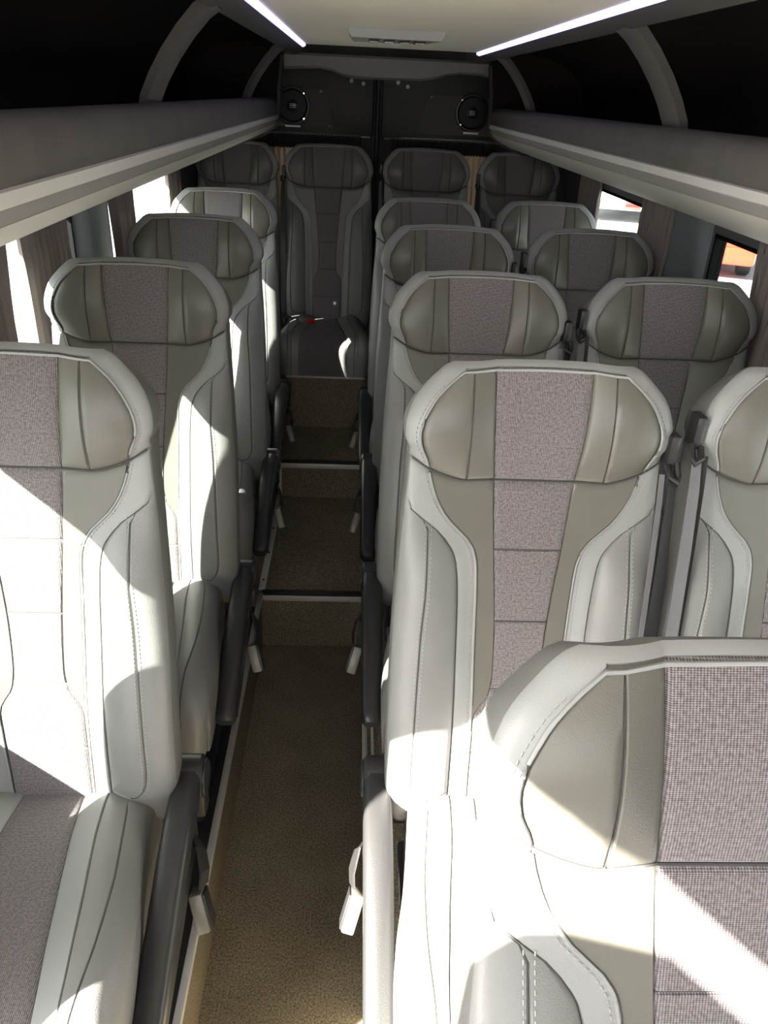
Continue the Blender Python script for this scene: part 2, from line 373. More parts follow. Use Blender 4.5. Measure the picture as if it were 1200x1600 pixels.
# moulded header above the doors
top = [(-.36, 1.975), (.68, 1.965)]
low = [(.68, 1.875), (.60, 1.895), (.50, 1.897), (.43, 1.888), (.37, 1.870), (.30, 1.860), (.10, 1.857), (-.02, 1.857), (-.08, 1.866), (-.13, 1.884), (-.19, 1.894), (-.36, 1.884)]
b = MB(); rings = []
for yy, dz, s in ((YB - .02, 0, 1), (YB - .08, 0, 1), (YB - .095, .010, 1)):
    rings.append([(x, yy, z) for x, z in [(-.36, 1.945), (.68, 1.945)]] + [(x, yy, z + dz) for x, z in low])
b.loft(rings)
struct(b.build('trim_17', M['header'], smooth=40)); b = MB()
b.prism([(YB - .095, 1.94), (YB - .09, 1.945), (YB - .09, 1.955), (YB - .20, 1.985), (YB - .45, 2.02), (YB - .45, 2.05), (YB, 2.05), (YB, 1.94)], 'x', -.36, .68)
struct(b.build('trim_18', M['trimdark'], smooth=40))

# ------------------------------------------------------------------ luggage racks
def rack(side, label):
    a0, sg = (-.36, -1) if side == 'l' else (.60, 1)
    X = lambda d: a0 + sg * d
    yy = [0.02, 1.0, 2.0, 3.0, 3.80, 3.90]
    ys = [.45 + (3.92 - .45) * k / 12 for k in range(13)]
    root = empty('luggage_rack', (a0 + sg * .2, 2.0, 1.6), label, 'luggage rack', 'overhead luggage racks')
    def part(name, prof, m, sm=40, parent=None, y=None):
        b = MB(); b.sweep([(X(d) - root.location.x, z - 1.6) for d, z in prof], [q - 2.0 for q in (y or ys)]); return b.build(name, M[m], parent or root, smooth=sm)
    part('padded_lip', [(.0, 1.697), (-.002, 1.735), (.006, 1.752), (.022, 1.763), (.045, 1.765), (.08, 1.757), (.12, 1.742), (.36, 1.725), (.36, 1.715), (.03, 1.70)], 'lip', 50)
    part('pale_trim_strip', [(.0, 1.697), (-.005, 1.695), (-.006, 1.681), (.0, 1.678), (.02, 1.685)], 'trimlight')
    part('grey_band', [(.001, 1.678), (.004, 1.664), (.010, 1.657), (.03, 1.66), (.03, 1.69)], 'trimmid')
    part('lower_panel', [(.006, 1.660), (.014, 1.650), (.034, 1.636), (.06, 1.621), (.10, 1.603), (.16, 1.586), (.25, 1.571), (.405, 1.556), (.405, 1.60), (.20, 1.63), (.03, 1.668)], 'rackpanel', 50)
    part('bin_lining', [(.36, 1.722), (.400, 1.74), (.402, 1.80), (.385, 1.87), (.33, 1.925), (.22, 1.965), (.05, 1.985), (-.06, 1.985), (-.06, 1.992), (.05, 1.995), (.23, 1.975), (.34, 1.935), (.395, 1.875), (.408, 1.80), (.408, 1.715)], 'bin', 60)
    # fascia between the light strip and the bin opening
    part('top_fascia', [(-.138, 1.949), (-.095, 1.935), (-.075, 1.930), (-.060, 1.938), (-.06, 1.955), (-.09, 1.965), (-.138, 1.975)], 'rib', 40)
    for yc, w in ((1.80, .095), (3.34, .07)):
        curve = [(.055, 1.742), (.048, 1.77), (.030, 1.805), (.004, 1.845), (-.028, 1.885), (-.060, 1.918), (-.085, 1.936)]
        rr = []
        for i, (d, z) in enumerate(curve):
            p0 = curve[max(i - 1, 0)]; p1 = curve[min(i + 1, len(curve) - 1)]; tx, tz = p1[0] - p0[0], p1[1] - p0[1]; L = math.hypot(tx, tz); nx, nz = tz / L, -tx / L
            t = .022; lx = root.location.x
            def pt(o, y): return (X(d + nx * o) - lx, y - 2.0, z + nz * o - 1.6)
            rr.append([pt(0, yc - w / 2 + .01), pt(-.006, yc - w / 2 + .025), pt(-.006, yc + w / 2 - .025), pt(0, yc + w / 2 - .01), pt(.006, yc + w / 2), pt(t, yc + w / 2), pt(t, yc - w / 2), pt(.006, yc - w / 2)])
        b = MB(); b.loft(rr); b.build('arched_divider', M['rib'], root, smooth=50)
    prof = [(-.028, 1.925), (-.012, 1.80), (-.008, 1.69), (.004, 1.650), (.06, 1.612), (.16, 1.577), (.405, 1.548), (.405, 1.98), (-.028, 1.98)]
    b = MB(); lx = root.location.x
    b.loft([[(X(d) - lx, y - 2.0, z - 1.6) for d, z in prof] for y in (3.92, 3.945)])
    b.build('end_plate', M['bin'], root, smooth=30)
    edge = [(-.030, 1.925), (-.014, 1.80), (-.010, 1.69), (.002, 1.648), (.058, 1.609), (.16, 1.574)]; edge2 = [(d + .010, z + .004) for d, z in edge]
    b = MB(); b.loft([[(X(d) - lx, y - 2.0, z - 1.6) for d, z in edge + edge2[::-1]] for y in (3.908, 3.95)]); b.build('end_frame', M['rib'], root, smooth=30)
    return root
rack('l', 'overhead luggage rack above the left windows, dark open bins over a padded lip')
rack('r', 'overhead luggage rack above the right windows, pale lower panel over the red vehicles')
for x, lab in ((-.207, 'violet white light strip along the ceiling edge beside the left luggage rack'), (.447, 'violet white light strip along the ceiling edge beside the right luggage rack')):
    s = -1 if x < 0 else 1
    r = empty('light_strip', (x, 1.6, 1.945), lab, 'light strip', 'ceiling light strips')
    b = MB(); b.prism([(-.006 * s, .006), (-.006 * s, -.001), (.004 * s, -.006), (.010 * s, -.003), (.012 * s, .008)], 'y', -1.5, 1.80); b.build('diffuser', M['led'], r, smooth=40)
    b = MB(); b.prism([(-.006 * s, .007), (-.006 * s, .011), (.012 * s, .011), (.012 * s, .008)], 'y', -1.5, 1.80); b.build('channel', M['trimmid'], r, smooth=0)

# ------------------------------------------------------------------ ceiling vent unit and speakers
r = empty('ceiling_vent', (.10, 2.41, 1.95), 'grey ceiling vent unit with four slots between the light strips', 'vent')
b = MB(); b.loft([[(-.13, 0, 0), (.125, 0, 0), (.125, .004, -.010), (.118, .006, -.022), (-.122, .006, -.022), (-.13, .004, -.010)],
                  [(-.13, .25, 0), (.125, .25, 0), (.125, .25, -.008), (.085, .25, -.020), (-.118, .25, -.020), (-.13, .25, -.008)]]); b.build('housing', M['vent'], r, smooth=30)
for k in range(4):
    b = MB(); x = -.075 + k * .042; b.box(x, x + .028, .035, .17, -.0245, -.020, .002); s = b.build('slot', M['black'], r)
    b = MB(); b.box(x + .002, x + .026, .09, .10, -.028, -.023, .001); b.build('louver', M['vent'], s)
for x, z, lab in ((-.325, 1.727, 'round black door speaker by the end of the left rack'), (.574, 1.732, 'round black door speaker by the end of the right rack')):
    r = empty('speaker', (x, YB - .022, z), lab, 'speaker', 'rear door speakers')
    b = MB(); N = 40
    b.loft([[(q * math.cos(2 * math.pi * k / N), y, q * math.sin(2 * math.pi * k / N)) for k in range(N)] for q, y in ((.088, 0), (.088, -.008), (.084, -.013), (.076, -.014), (.070, -.008), (.066, -.004))], caps=False); b.build('rim', M['black'], r)
    b = MB(); b.loft([[(q * math.cos(2 * math.pi * k / N), y, q * math.sin(2 * math.pi * k / N)) for k in range(N)] for q, y in ((.068, -.005), (.050, -.001), (.030, .0))]); b.build('cone', M['rubber'], r)
    b = MB(); b.loft([[(q * math.cos(2 * math.pi * k / N), y, q * math.sin(2 * math.pi * k / N)) for k in range(N)] for q, y in ((.030, -.001), (.028, -.009), (.018, -.014), (.004, -.016))]); dc = b.build('dust_cap', M['black'], r)
    b = MB()
    for q in (-.008, 0, .008): b.box(-.015, .015, -.0175, -.0145, q - .0014, q + .0014, .0005)
    b.build('emblem', M['alu'], dc)
    for k in range(4):
        an = math.pi / 4 + k * math.pi / 2; b = MB(); b.cyl((.079 * math.cos(an), -.014, .079 * math.sin(an)), 'y', .005, .006, 10, bev=.001); b.build('screw', M['chrome'], r)
    b = MB(); b.box(-.038, .038, -.014, -.004, -.096, -.086, .002); b.build('chrome_tab', M['alu'], r)

# ------------------------------------------------------------------ curtains
def curtain(axis, c, a0, a1, z0, z1, label, amp=.0125, per=.034, group='side window curtains', name='curtain', hang=None, seed=0):
    rnd = random.Random(seed); N = max(24, int((a1 - a0) / .0035)); rows = 14
    ph = rnd.random() * 6; wob = [rnd.random() * .5 for _ in range(6)]
    root = empty(name, (c, (a0 + a1) / 2, z0) if axis == 'y' else ((a0 + a1) / 2, c, z0), label, 'curtain', group)
    def ring(off):
        vs = []
        for i in range(rows + 1):
            t = i / rows; z = (z1 - z0) * t
            for j in range(N + 1):
                u = j / N; a = (a0 + (a1 - a0) * u) - (a0 + a1) / 2; a *= 1 - .06 * math.sin(math.pi * t)
                w = a / per * 2 * math.pi + ph + wob[0] * math.sin(3 * t + 5 * u) + .6 * math.sin(9 * u + 2 * wob[1])
                d = amp * (.8 + .3 * wob[2] * math.sin(4 * u * 3)) * (2.1 * abs(math.sin(w * .5)) - 1.05 + .2 * math.sin(2.3 * w + t)) * (1 - .2 * t)
                vs.append((d + off, a, z) if axis == 'y' else (a, d + off, z))
        return vs
    v1, v2 = ring(0), ring(.0015); n1 = len(v1); fs = []; W = N + 1
    for i in range(rows):
        for j in range(N):
            k = i * W + j; fs.append((k, k + 1, k + W + 1, k + W)); fs.append((n1 + k, n1 + k + W, n1 + k + W + 1, n1 + k + 1))
    for j in range(N):
        fs.append((j, n1 + j, n1 + j + 1, j + 1)); k = rows * W + j; fs.append((k, k + 1, n1 + k + 1, n1 + k))
    for i in range(rows):
        k = i * W; fs.append((k, k + W, n1 + k + W, n1 + k)); k += N; fs.append((k, n1 + k, n1 + k + W, k + W))
    b = MB(); b.add(v1 + v2, fs); b.build('drape', M['curtain' if axis == 'y' else 'rearcurtain'], root, smooth=80)
    t = MB()
    if axis == 'y': t.tube([(0, a0 - (a0 + a1) / 2 - .02, z1 - z0 + .004), (0, a1 - (a0 + a1) / 2 + .02, z1 - z0 + .004)], .006, 8)
    else: t.tube([(a0 - (a0 + a1) / 2, 0, z1 - z0 + .004), (a1 - (a0 + a1) / 2, 0, z1 - z0 + .004)], .006, 8)
    t.build('rail', M['trimmid'], root)
    if axis == 'x':      # gathered heading, doubled cloth
        hd = MB(); nn = int((a1 - a0) / .0022); w_ = a1 - a0; rg = []
        for z in (z1 - z0 + .006, z1 - z0 - .012, z1 - z0 - .034, z1 - z0 - .055):
            rg.append([(-w_ / 2 + w_ * k / nn, -.016 + .005 * math.sin(k * .0022 / .011 * 2 * math.pi + z * 40) * (1 if z < z1 - z0 else .4), z + .003 * math.sin(k * .9)) for k in range(nn + 1)])
        hd.loft(rg, caps=False, closed=False); ho = hd.build('heading', M['heading'], root, smooth=80)
        sm = ho.modifiers.new('thickness', 'SOLIDIFY'); sm.thickness = .002
    return root
LX, RX = WL + .017, WR - .017
curtain('y', LX, 1.50, 1.765, .90, 1.53, 'mauve curtain added at the left picture edge to keep sun off the second left seat', seed=9)  # added curtain, blocks sun from the second left seat's headrest
curtain('y', LX, 1.84, 2.17, .90, 1.53, 'mauve pleated curtain in front of the blue grey pillar, nearest on the left', seed=1)
curtain('y', LX, 2.57, 2.84, .90, 1.53, 'mauve pleated curtain just behind the left blue grey pillar', seed=2)
curtain('y', LX, 3.36, 3.62, .90, 1.53, 'mauve pleated curtain at the far end of the left windows', seed=3)
curtain('y', RX, 1.50, 1.965, .90, 1.545, 'mauve pleated curtain at the right picture edge beside the red vehicle window', seed=4)
curtain('y', RX + .004, 2.54, 2.88, .90, 1.545, 'mauve pleated curtain between the two right windows, beside the grey pillar', seed=5)
curtain('y', RX, 3.38, 3.72, .90, 1.545, 'mauve pleated curtain at the far end of the right windows', seed=6)
curtain('x', YB - .045, -.44, .02, .95, 1.595, 'brown pleated curtain with gathered heading on the left rear door', amp=.010, per=.030, group='rear door curtains', seed=7)
curtain('x', YB - .045, .17, .70, .95, 1.592, 'brown pleated curtain with gathered heading on the right rear door', amp=.010, per=.030, group='rear door curtains', seed=8)

# ------------------------------------------------------------------ the passenger seat (heights above the platform, y towards the rear)
Q = 0.233; REC = .18; ZTOP = 1.452; ZH = 1.265; ZI = 1.4425
f_o = pchip([(.600, .188), (.615, .200), (.64, .211), (.73, .2185), (.86, .219), (1.0, .217), (1.1, .213), (1.185, .208), (1.25, .203), (1.285, .202), (1.305, .206), (1.335, .211), (1.357, .210), (1.382, .203), (1.41, .189), (1.430, .174), (1.443, .160), (1.449, .150), (1.452, .140)])
f_p = pchip([(.60, .070), (.85, .074), (1.0, .078), (1.06, .080), (1.12, .083), (1.145, .089), (1.165, .101), (1.194, .131), (1.225, .154), (1.25, .166), (1.285, .176), (1.31, .184), (1.34, .188), (1.36, .185), (1.385, .174), (1.41, .158), (1.43, .139), (1.4425, .122)])
f_q = pchip([(.60, .104), (.70, .105), (1.0, .110), (1.06, .112), (1.12, .117), (1.14, .122), (1.165, .138), (1.187, .161), (1.205, .193), (1.215, .2045)])
f_s = pchip([(.60, .068), (.845, .0715), (.865, .064), (.88, .052), (.90, .045), (.93, .042), (1.0, .044), (1.07, .049), (1.15, .0565), (1.2, .060), (1.27, .065), (1.32, .070), (1.39, .074), (1.4425, .076)])
f_r = pchip([(.60, .130), (.690, .140), (.696, .154), (.706, .165), (.722, .1725), (.75, .176), (1.0, .172), (1.1, .167), (1.2, .166), (1.25, .166)])
f_zs = pchip([(0, 1.265), (.111, 1.265), (.143, 1.272), (.172, 1.283), (.203, 1.300), (.23, 1.306)])
STRIP_SEAMS = (1.149, 1.022, .90, .775)
def bounds(Z):
    o = f_o(Z); p = min(f_p(Z), o - .010) ; s = min(f_s(Z), p - .002)
    if Z >= ZH - 1e-6:
        t = min(.110, p - .0012); s = min(s, t - .0012); q = p + (o - p) * .4; r = p + (o - p) * .75
    else:
        t = s + (p - s) * .5
        q = min(f_q(Z), o - .0024) if Z < 1.215 else o - .0024
        q = max(q, p + .006); q = min(q, o - .0016); r = min(max(f_r(Z), q + .0006), o - .0008)
    return [0, s, t, p, q, r, o]
FR = [0, .06, .16, .35, .6, .82, .94]
def rows_back():
    base = list(np.arange(.600, ZH, .0135)) + list(np.arange(ZH, ZI, .0115))
    for c in (ZH, ZI) + STRIP_SEAMS + (.693,):
        for d in (-.006, -.0022, 0, .0022, .006): base.append(c + d)
    base += [.603, .607, .612, .62, 1.447, 1.450, ZTOP]
    base = sorted(set(round(float(x), 5) for x in base if x <= ZTOP)); out = [base[0]]
    for x in base[1:]:
        keep = any(abs(x - (c + d)) < 1e-5 for c in (ZH, ZI, ZTOP) + STRIP_SEAMS + (.693,) for d in (-.006, -.0022, 0, .0022, .006))
        if x - out[-1] > .0018 or x in (ZTOP,): out.append(x)
        elif keep: out[-1] = x
    return out
def back_surface():
    rows = rows_back(); grid = []; segs = None
    for Z in rows:
        B = bounds(Z); half = []; sg = []
        for k in range(6):
            a, c = B[k], B[k + 1]
            for j, fr in enumerate(FR):
                if k == 0 and j in (1, 2): continue
                half.append((a + (c - a) * fr, k, j)); 
        half.append((B[6], 6, 0))
        line = []
        for sgn, seq in ((-1, half[::-1]), (1, half[1:])):
            for x, k, j in seq:
                zz = Z + (f_zs(x) - ZH) * math.exp(-((Z - ZH) / .045) ** 2)
                zz -= .006 * (x / .14) ** 2 * sstep(1.39, ZI, Z)
                zz += .032 * (1 - (x / .19) ** 2) * (1 - sstep(.60, .69, Z)) if x < .19 else 0
                B_ = B; F = 0.0
                s, t, p, q, r, o = B_[1:]
                if Z >= ZH:
                    hv = math.sin(math.pi * min(max((Z - ZH) / (ZTOP - ZH), 0), 1))
                    F += .012 * hv
                    if x > s: F += .019 * math.sin(math.pi * min(1, (x - s) / max(1e-4, o - s)) ** .9) * (0.35 + .65 * hv)
                else:
                    env = sstep(.605, .72, Z) * (1 - sstep(1.08, 1.215, Z))
                    F += .014 * math.exp(-((Z - .84) / .13) ** 2)
                    if x > p: F += .010 * sstep(p, q, x) * env
                    if x > q: F += .026 * env * math.sin(math.pi * min(1, (x - q) / (o - q))) ** .8
                    F += .006 * (1 - sstep(1.20, ZH, Z)) * 0
                e = o - x; R = .015
                if Z > 1.40: e = min(e, (ZTOP - Z) * 1.0 + .0)
                if e < R: F -= .010 * (1 - math.sqrt(max(0, 1 - (1 - e / R) ** 2)))
                e = Z - .60; R = .03
                if e < R: F -= .022 * (1 - math.sqrt(max(0, 1 - (1 - e / R) ** 2)))
                g = 0
                if j == 0 and Z < ZI - .003:
                    if k == 1: g = .0035
                    if k == 2 and Z > ZH: g = .0035
                    if k == 3: g = .0035
                    if k == 4 and Z < 1.21: g = .0035
                    if k == 5 and .70 < Z < 1.195: g = .0035
                dh = abs(Z - ZH)
                if dh < .0005: g = max(g, .0060)
                elif dh < .003: g = max(g, .0030)
                if x <= s + 1e-6:
                    for c in STRIP_SEAMS:
                        if abs(Z - c) < .0005: g = max(g, .0035)
                if abs(Z - .693) < .0005 and q < x < r: g = max(g, .0035)
                if abs(Z - ZI) < .0005 and x <= p + .002: g = max(g, .0035)
                F -= g
                line.append((sgn * x, -(1.445 - zz) * REC - F, zz - Q, sgn, k, j))
        grid.append(line)
    return rows, grid
ROWS, GRID = back_surface()
NC = len(GRID[0]); HALF = NC // 2
def seg_of(c):     # column interval c..c+1 -> (side, segment)
    a, b_ = GRID[0][c], GRID[0][c + 1]
    return (-1, b_[4]) if c < HALF else (1, a[4])
def region(i, c):
    Zm = (ROWS[i] + ROWS[i + 1]) / 2; sd, k = seg_of(c)
    if Zm > ZI: return 'h_border'
    if Zm > ZH: return {0: 'h_fabric', 1: 'h_wing', 2: 'h_wing'}.get(k, 'h_border') + ('' if k == 0 or k > 2 else ('_l' if sd < 0 else '_r'))
    if k == 0: return 'b_fabric'
    if k <= 2: return 'b_panel' + ('_l' if sd < 0 else '_r')
    if k == 3: return 'b_band'
    return 'b_bolster' + ('_l' if sd < 0 else '_r')
def back_parts():
    reg = {}
    for i in range(len(ROWS) - 1):
        for c in range(NC - 1): reg.setdefault(region(i, c), []).append((i, c))
    out = {}
    for rname, cells in reg.items():
        idx = {}; b = MB(); vs = []; fs = []; uv = []
        def vid(i, c):
            if (i, c) not in idx:
                idx[(i, c)] = len(vs); v = GRID[i][c]; vs.append(v[:3]); uv.append((v[0] + .5, v[2]))
            return idx[(i, c)]
        for i, c in cells: fs.append((vid(i, c), vid(i, c + 1), vid(i + 1, c + 1), vid(i + 1, c)))
        b.add(vs, fs); b.uv = uv; out[rname] = b
    return out
def perimeter():
    n = len(ROWS)
    loop = [GRID[i][0] for i in range(n)] + [GRID[n - 1][c] for c in range(1, NC - 1)] + [GRID[i][NC - 1] for i in range(n - 1, -1, -1)] + [GRID[0][c] for c in range(NC - 2, 0, -1)]
    pts = [Vector(v[:3]) for v in loop]; out = [pts[0]]
    for p in pts[1:]:
        if (p - out[-1]).length > .003: out.append(p)
    return out
def shell_rings():
    P = perimeter(); n = len(P); nor = []
    for i in range(n):
        t = P[(i + 2) % n] - P[(i - 2) % n]; v = Vector((-t.z, 0, t.x)); 
        nor.append(v.normalized() if v.length > 1e-6 else Vector((0, 0, 0)))
    for _ in range(6): nor = [(nor[i - 1] + nor[i] * 2 + nor[(i + 1) % n]).normalized() for i in range(n)]
    def ring(off, dy): return [p + nn * off + Vector((0, dy, -dy * .52 * sstep(1.30, 1.45, p.z + Q))) for p, nn in zip(P, nor)]
    return ring
RING = shell_rings()
def line_on_back(fn, side, zs, lift=.0022):
    """points riding on the cover surface along x = fn(Z)"""
    pts = []
    for i in [q for q in range(len(ROWS)) if zs[0] - 1e-6 <= ROWS[q] <= zs[-1] + 1e-6]:
        Z = ROWS[i]; x = side * fn(Z); row = GRID[i]
        k = min(range(NC - 1), key=lambda c: 0 if (row[c][0] <= x <= row[c + 1][0]) else 1 + abs(row[c][0] - x))
        a, c = row[k], row[k + 1]; t = 0 if abs(c[0] - a[0]) < 1e-7 else min(max((x - a[0]) / (c[0] - a[0]), 0), 1)
        pts.append(Vector((x, a[1] + (c[1] - a[1]) * t - lift, a[2] + (c[2] - a[2]) * t)))
    return pts
def dashes(b, pts, dash=.0042, gap=.0034, w=.0009):
    L = [0]
    for p, q in zip(pts, pts[1:]): L.append(L[-1] + (q - p).length)
    d = 0
    def at_(s):
        for i in range(len(L) - 1):
            if L[i + 1] >= s: return pts[i].lerp(pts[i + 1], (s - L[i]) / max(1e-6, L[i + 1] - L[i]))
        return pts[-1]
    while d + dash < L[-1]:
        p, q = at_(d), at_(d + dash); t = (q - p).normalized(); n_ = Vector((t.z, 0, -t.x)) * w; u = Vector((0, -w * .9, 0))
        b.add([p - n_, p + n_, q + n_, q - n_, p + u, q + u], [(0, 1, 4), (3, 5, 2), (0, 4, 5, 3), (1, 2, 5, 4)]); d += dash + gap

# cushion ---------------------------------------------------------------
def cushion_surface():
    path = [(-.085, .415), (-.13, .432), (-.20, .438), (-.30, .440), (-.42, .448), (-.50, .452), (-.555, .447), (-.59, .430), (-.607, .402), (-.611, .36), (-.607, .287)]
    P = []; n = 6
    for i in range(len(path) - 1):
        p0 = path[max(i - 1, 0)]; p1 = path[i]; p2 = path[i + 1]; p3 = path[min(i + 2, len(path) - 1)]
        for k in range(n):
            t = k / n; P.append(tuple(.5 * ((2 * p1[a]) + (-p0[a] + p2[a]) * t + (2 * p0[a] - 5 * p1[a] + 4 * p2[a] - p3[a]) * t * t + (-p0[a] + 3 * p1[a] - 3 * p2[a] + p3[a]) * t ** 3) for a in (0, 1)))
    P.append(path[-1])
    L = [0]
    for a, c in zip(P, P[1:]): L.append(L[-1] + math.hypot(c[0] - a[0], c[1] - a[1]))
    T = L[-1]
    fs = pchip([(0, .050), (.2, .058), (.5, .085), (.72, .105), (1, .110)]); fq = pchip([(0, .098), (.2, .104), (.5, .128), (.72, .142), (1, .142)])
    fr = pchip([(0, .135), (.12, .140), (.25, .150), (.4, .160), (.55, .163), (.72, .158), (1, .155)]); fo = pchip([(0, .172), (.08, .177), (.2, .181), (.32, .188), (.45, .202), (.6, .211), (.75, .213), (.9, .208), (1, .204)])
    grid = []
    for i, (y, z) in enumerate(P):
        w = L[i] / T; p0 = P[max(i - 1, 0)]; p1 = P[min(i + 1, len(P) - 1)]; ty, tz = p1[0] - p0[0], p1[1] - p0[1]; l = math.hypot(ty, tz); ny, nz = tz / l, -ty / l
        if nz < 0 and ny > 0: ny, nz = -ny, -nz
        B = [0, fs(w), fq(w), fr(w), fo(w)]; half = []
        for k in range(4):
            for j, fr_ in enumerate(FR):
                if k == 0 and j in (1, 2): continue
                half.append((B[k] + (B[k + 1] - B[k]) * fr_, k, j))
        half.append((B[4], 4, 0)); line = []
        top = 1 - sstep(.66, .86, w)
        for sgn, seq in ((-1, half[::-1]), (1, half[1:])):
            for x, k, j in seq:
                F = .010 * top * (1 - (x / .2) ** 2) * math.sin(math.pi * min(1, w / .8))
                if x > B[1]: F += .020 * math.sin(math.pi * min(1, (x - B[1]) / (B[4] - B[1])) ** 1.1) * top * sstep(0, .15, w)
                e = B[4] - x; R = .030
                if e < R: F -= .030 * (1 - math.sqrt(max(0, 1 - (1 - e / R) ** 2)))
                g = .0035 if j == 0 and (k in (1, 2) or (k == 3 and .15 < w < .85)) else 0
                F -= g
                line.append((sgn * x, y + ny * F, z + nz * F, sgn, k, j, w))
        grid.append(line)
    return P, grid, L
CP, CG, CL = cushion_surface(); CN = len(CG[0]); CH = CN // 2
def cushion_parts():
    reg = {}
    for i in range(len(CG) - 1):
        for c in range(CN - 1):
            sd, k = (-1, CG[0][c + 1][4]) if c < CH else (1, CG[0][c][4])
            name = 'fabric' if k == 0 else ('band' if k == 1 else ('bolster_l' if sd < 0 else 'bolster_r'))
            reg.setdefault(name, []).append((i, c))
    out = {}
    for rname, cells in reg.items():
        idx = {}; vs = []; fs = []; uv = []
        def vid(i, c):
            if (i, c) not in idx:
                idx[(i, c)] = len(vs); v = CG[i][c]; vs.append(v[:3]); uv.append((v[0] + .5, CL[i] + 3))
            return idx[(i, c)]
        for i, c in cells: fs.append((vid(i, c), vid(i, c + 1), vid(i + 1, c + 1), vid(i + 1, c)))
        b = MB(); b.add(vs, fs); b.uv = uv; out[rname] = b
    return out

def orient(o, toward):
    """open sheets: make the faces look towards the given direction"""
    me = o.data; s = sum((p.normal.dot(Vector(toward)) * p.area for p in me.polygons))
    if s < 0:
        bm = bmesh.new(); bm.from_mesh(me); bmesh.ops.reverse_faces(bm, faces=bm.faces); bm.to_mesh(me); bm.free()
    return o
BP = back_parts(); CPT = cushion_parts()
def build_body(root):
    """headrest, backrest, shell, cushion and base"""
    F = (0, -1, 0)
    h = orient(BP['h_border'].build('headrest', M['light'], root, smooth=50), F)
    orient(BP['h_fabric'].build('fabric_insert', M['fabric'], h, smooth=50), F)
    for s in 'lr': orient(BP['h_wing_' + s].build('leather_wing', M['panel'], h, smooth=40), F)
    zs = [ZH + .004 + (ZI - ZH - .006) * k / 24 for k in range(25)]
    pt = []
    L = line_on_back(lambda Z: f_p(Z) + .0008, -1, zs); R = line_on_back(lambda Z: f_p(Z) + .0008, 1, zs)
    it = max(i for i in range(len(ROWS)) if ROWS[i] <= ZI - .001)
    T = [Vector((v[0], v[1] - .0022, v[2])) for v in GRID[it] if abs(v[0]) < .118 and v[5] == 0]
    b = MB(); b.tube(L + T + R[::-1], .0022, 6); b.build('piping', M['light'], h, smooth=60)
    for s in (-1, 1):
        b = MB(); dashes(b, line_on_back(lambda Z: f_p(Z) + .0075, s, zs[:-2], .0006)); b.build('stitching', M['thread'], h, smooth=0)
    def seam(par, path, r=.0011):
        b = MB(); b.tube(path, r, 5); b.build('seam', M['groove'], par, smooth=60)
    def row_path(Z, lim, lift=-.0012):
        i = min(range(len(ROWS)), key=lambda q: abs(ROWS[q] - Z)); return [Vector((v[0], v[1] - lift, v[2])) for v in GRID[i] if abs(v[0]) <= lim]
    for s in (-1, 1):
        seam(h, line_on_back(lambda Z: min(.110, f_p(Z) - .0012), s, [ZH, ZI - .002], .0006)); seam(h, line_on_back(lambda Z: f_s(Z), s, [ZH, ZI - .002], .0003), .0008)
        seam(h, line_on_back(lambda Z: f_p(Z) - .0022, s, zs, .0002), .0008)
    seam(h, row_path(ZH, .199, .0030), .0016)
    k = orient(BP['b_band'].build('backrest', M['light'], root, smooth=50), F)
    orient(BP['b_fabric'].build('fabric_insert', M['fabric'], k, smooth=50), F)
    for s in 'lr':
        orient(BP['b_panel_' + s].build('leather_panel', M['panel'], k, smooth=40), F)
        orient(BP['b_bolster_' + s].build('side_bolster', M['bolster'], k, smooth=40), F)
    zl = [.64 + (ZH - .004 - .64) * i / 60 for i in range(61)]
    for s in (-1, 1):
        b = MB(); b.tube(line_on_back(lambda Z: f_p(Z) + .0008, s, zl), .0022, 6); b.build('piping', M['light'], k, smooth=60)
    zr = [.700 + (1.195 - .700) * i / 50 for i in range(51)]
    for s in (-1, 1):
        for fn, zz in ((lambda Z: f_p(Z) + .0075, zl), (lambda Z: f_r(Z) - .0050, zr), (lambda Z: f_r(Z) + .0050, zr)):
            b = MB(); dashes(b, line_on_back(fn, s, zz, .0006)); b.build('stitching', M['thread'], k, smooth=0)
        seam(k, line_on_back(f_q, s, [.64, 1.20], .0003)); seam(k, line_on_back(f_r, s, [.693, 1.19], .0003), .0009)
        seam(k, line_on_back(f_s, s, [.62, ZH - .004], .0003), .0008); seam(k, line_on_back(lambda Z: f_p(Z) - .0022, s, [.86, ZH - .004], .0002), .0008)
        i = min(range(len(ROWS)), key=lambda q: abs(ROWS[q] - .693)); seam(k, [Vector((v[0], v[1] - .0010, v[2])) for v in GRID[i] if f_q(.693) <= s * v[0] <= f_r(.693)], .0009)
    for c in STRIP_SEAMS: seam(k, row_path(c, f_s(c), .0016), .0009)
    b = MB(); b.loft([RING(0, 0), RING(.0012, .008), RING(.0015, .020), RING(.0005, .050), RING(-.003, .064)], caps=False)
    b.build('side_panel', M['sideleather'], root, smooth=50)
    b = MB(); rg = RING(-.030, .088); b.loft([RING(-.003, .063), RING(-.010, .076), rg], caps=False); b.add(rg, [tuple(range(len(rg)))])
    b.build('back_shell', M['shell'], root, smooth=50)
    U = (0, -.6, .8)
    c = orient(CPT['band'].build('seat_cushion', M['light'], root, smooth=50), U)
    orient(CPT['fabric'].build('fabric_insert', M['fabric'], c, smooth=50), U)
    for s in 'lr': orient(CPT['bolster_' + s].build('cushion_bolster', M['bolster'], c, smooth=40), U)
    b = MB()
    for col in (0, CN - 1):
        up = [CG[i][col][:3] for i in range(len(CG))]; dn = [(v[0] * .985, v[1], .287) for v in up]; md = [(v[0] * 1.01, v[1], v[2] * .72 + .287 * .28) for v in up]
        b.loft([up, md, dn], caps=False, closed=False)
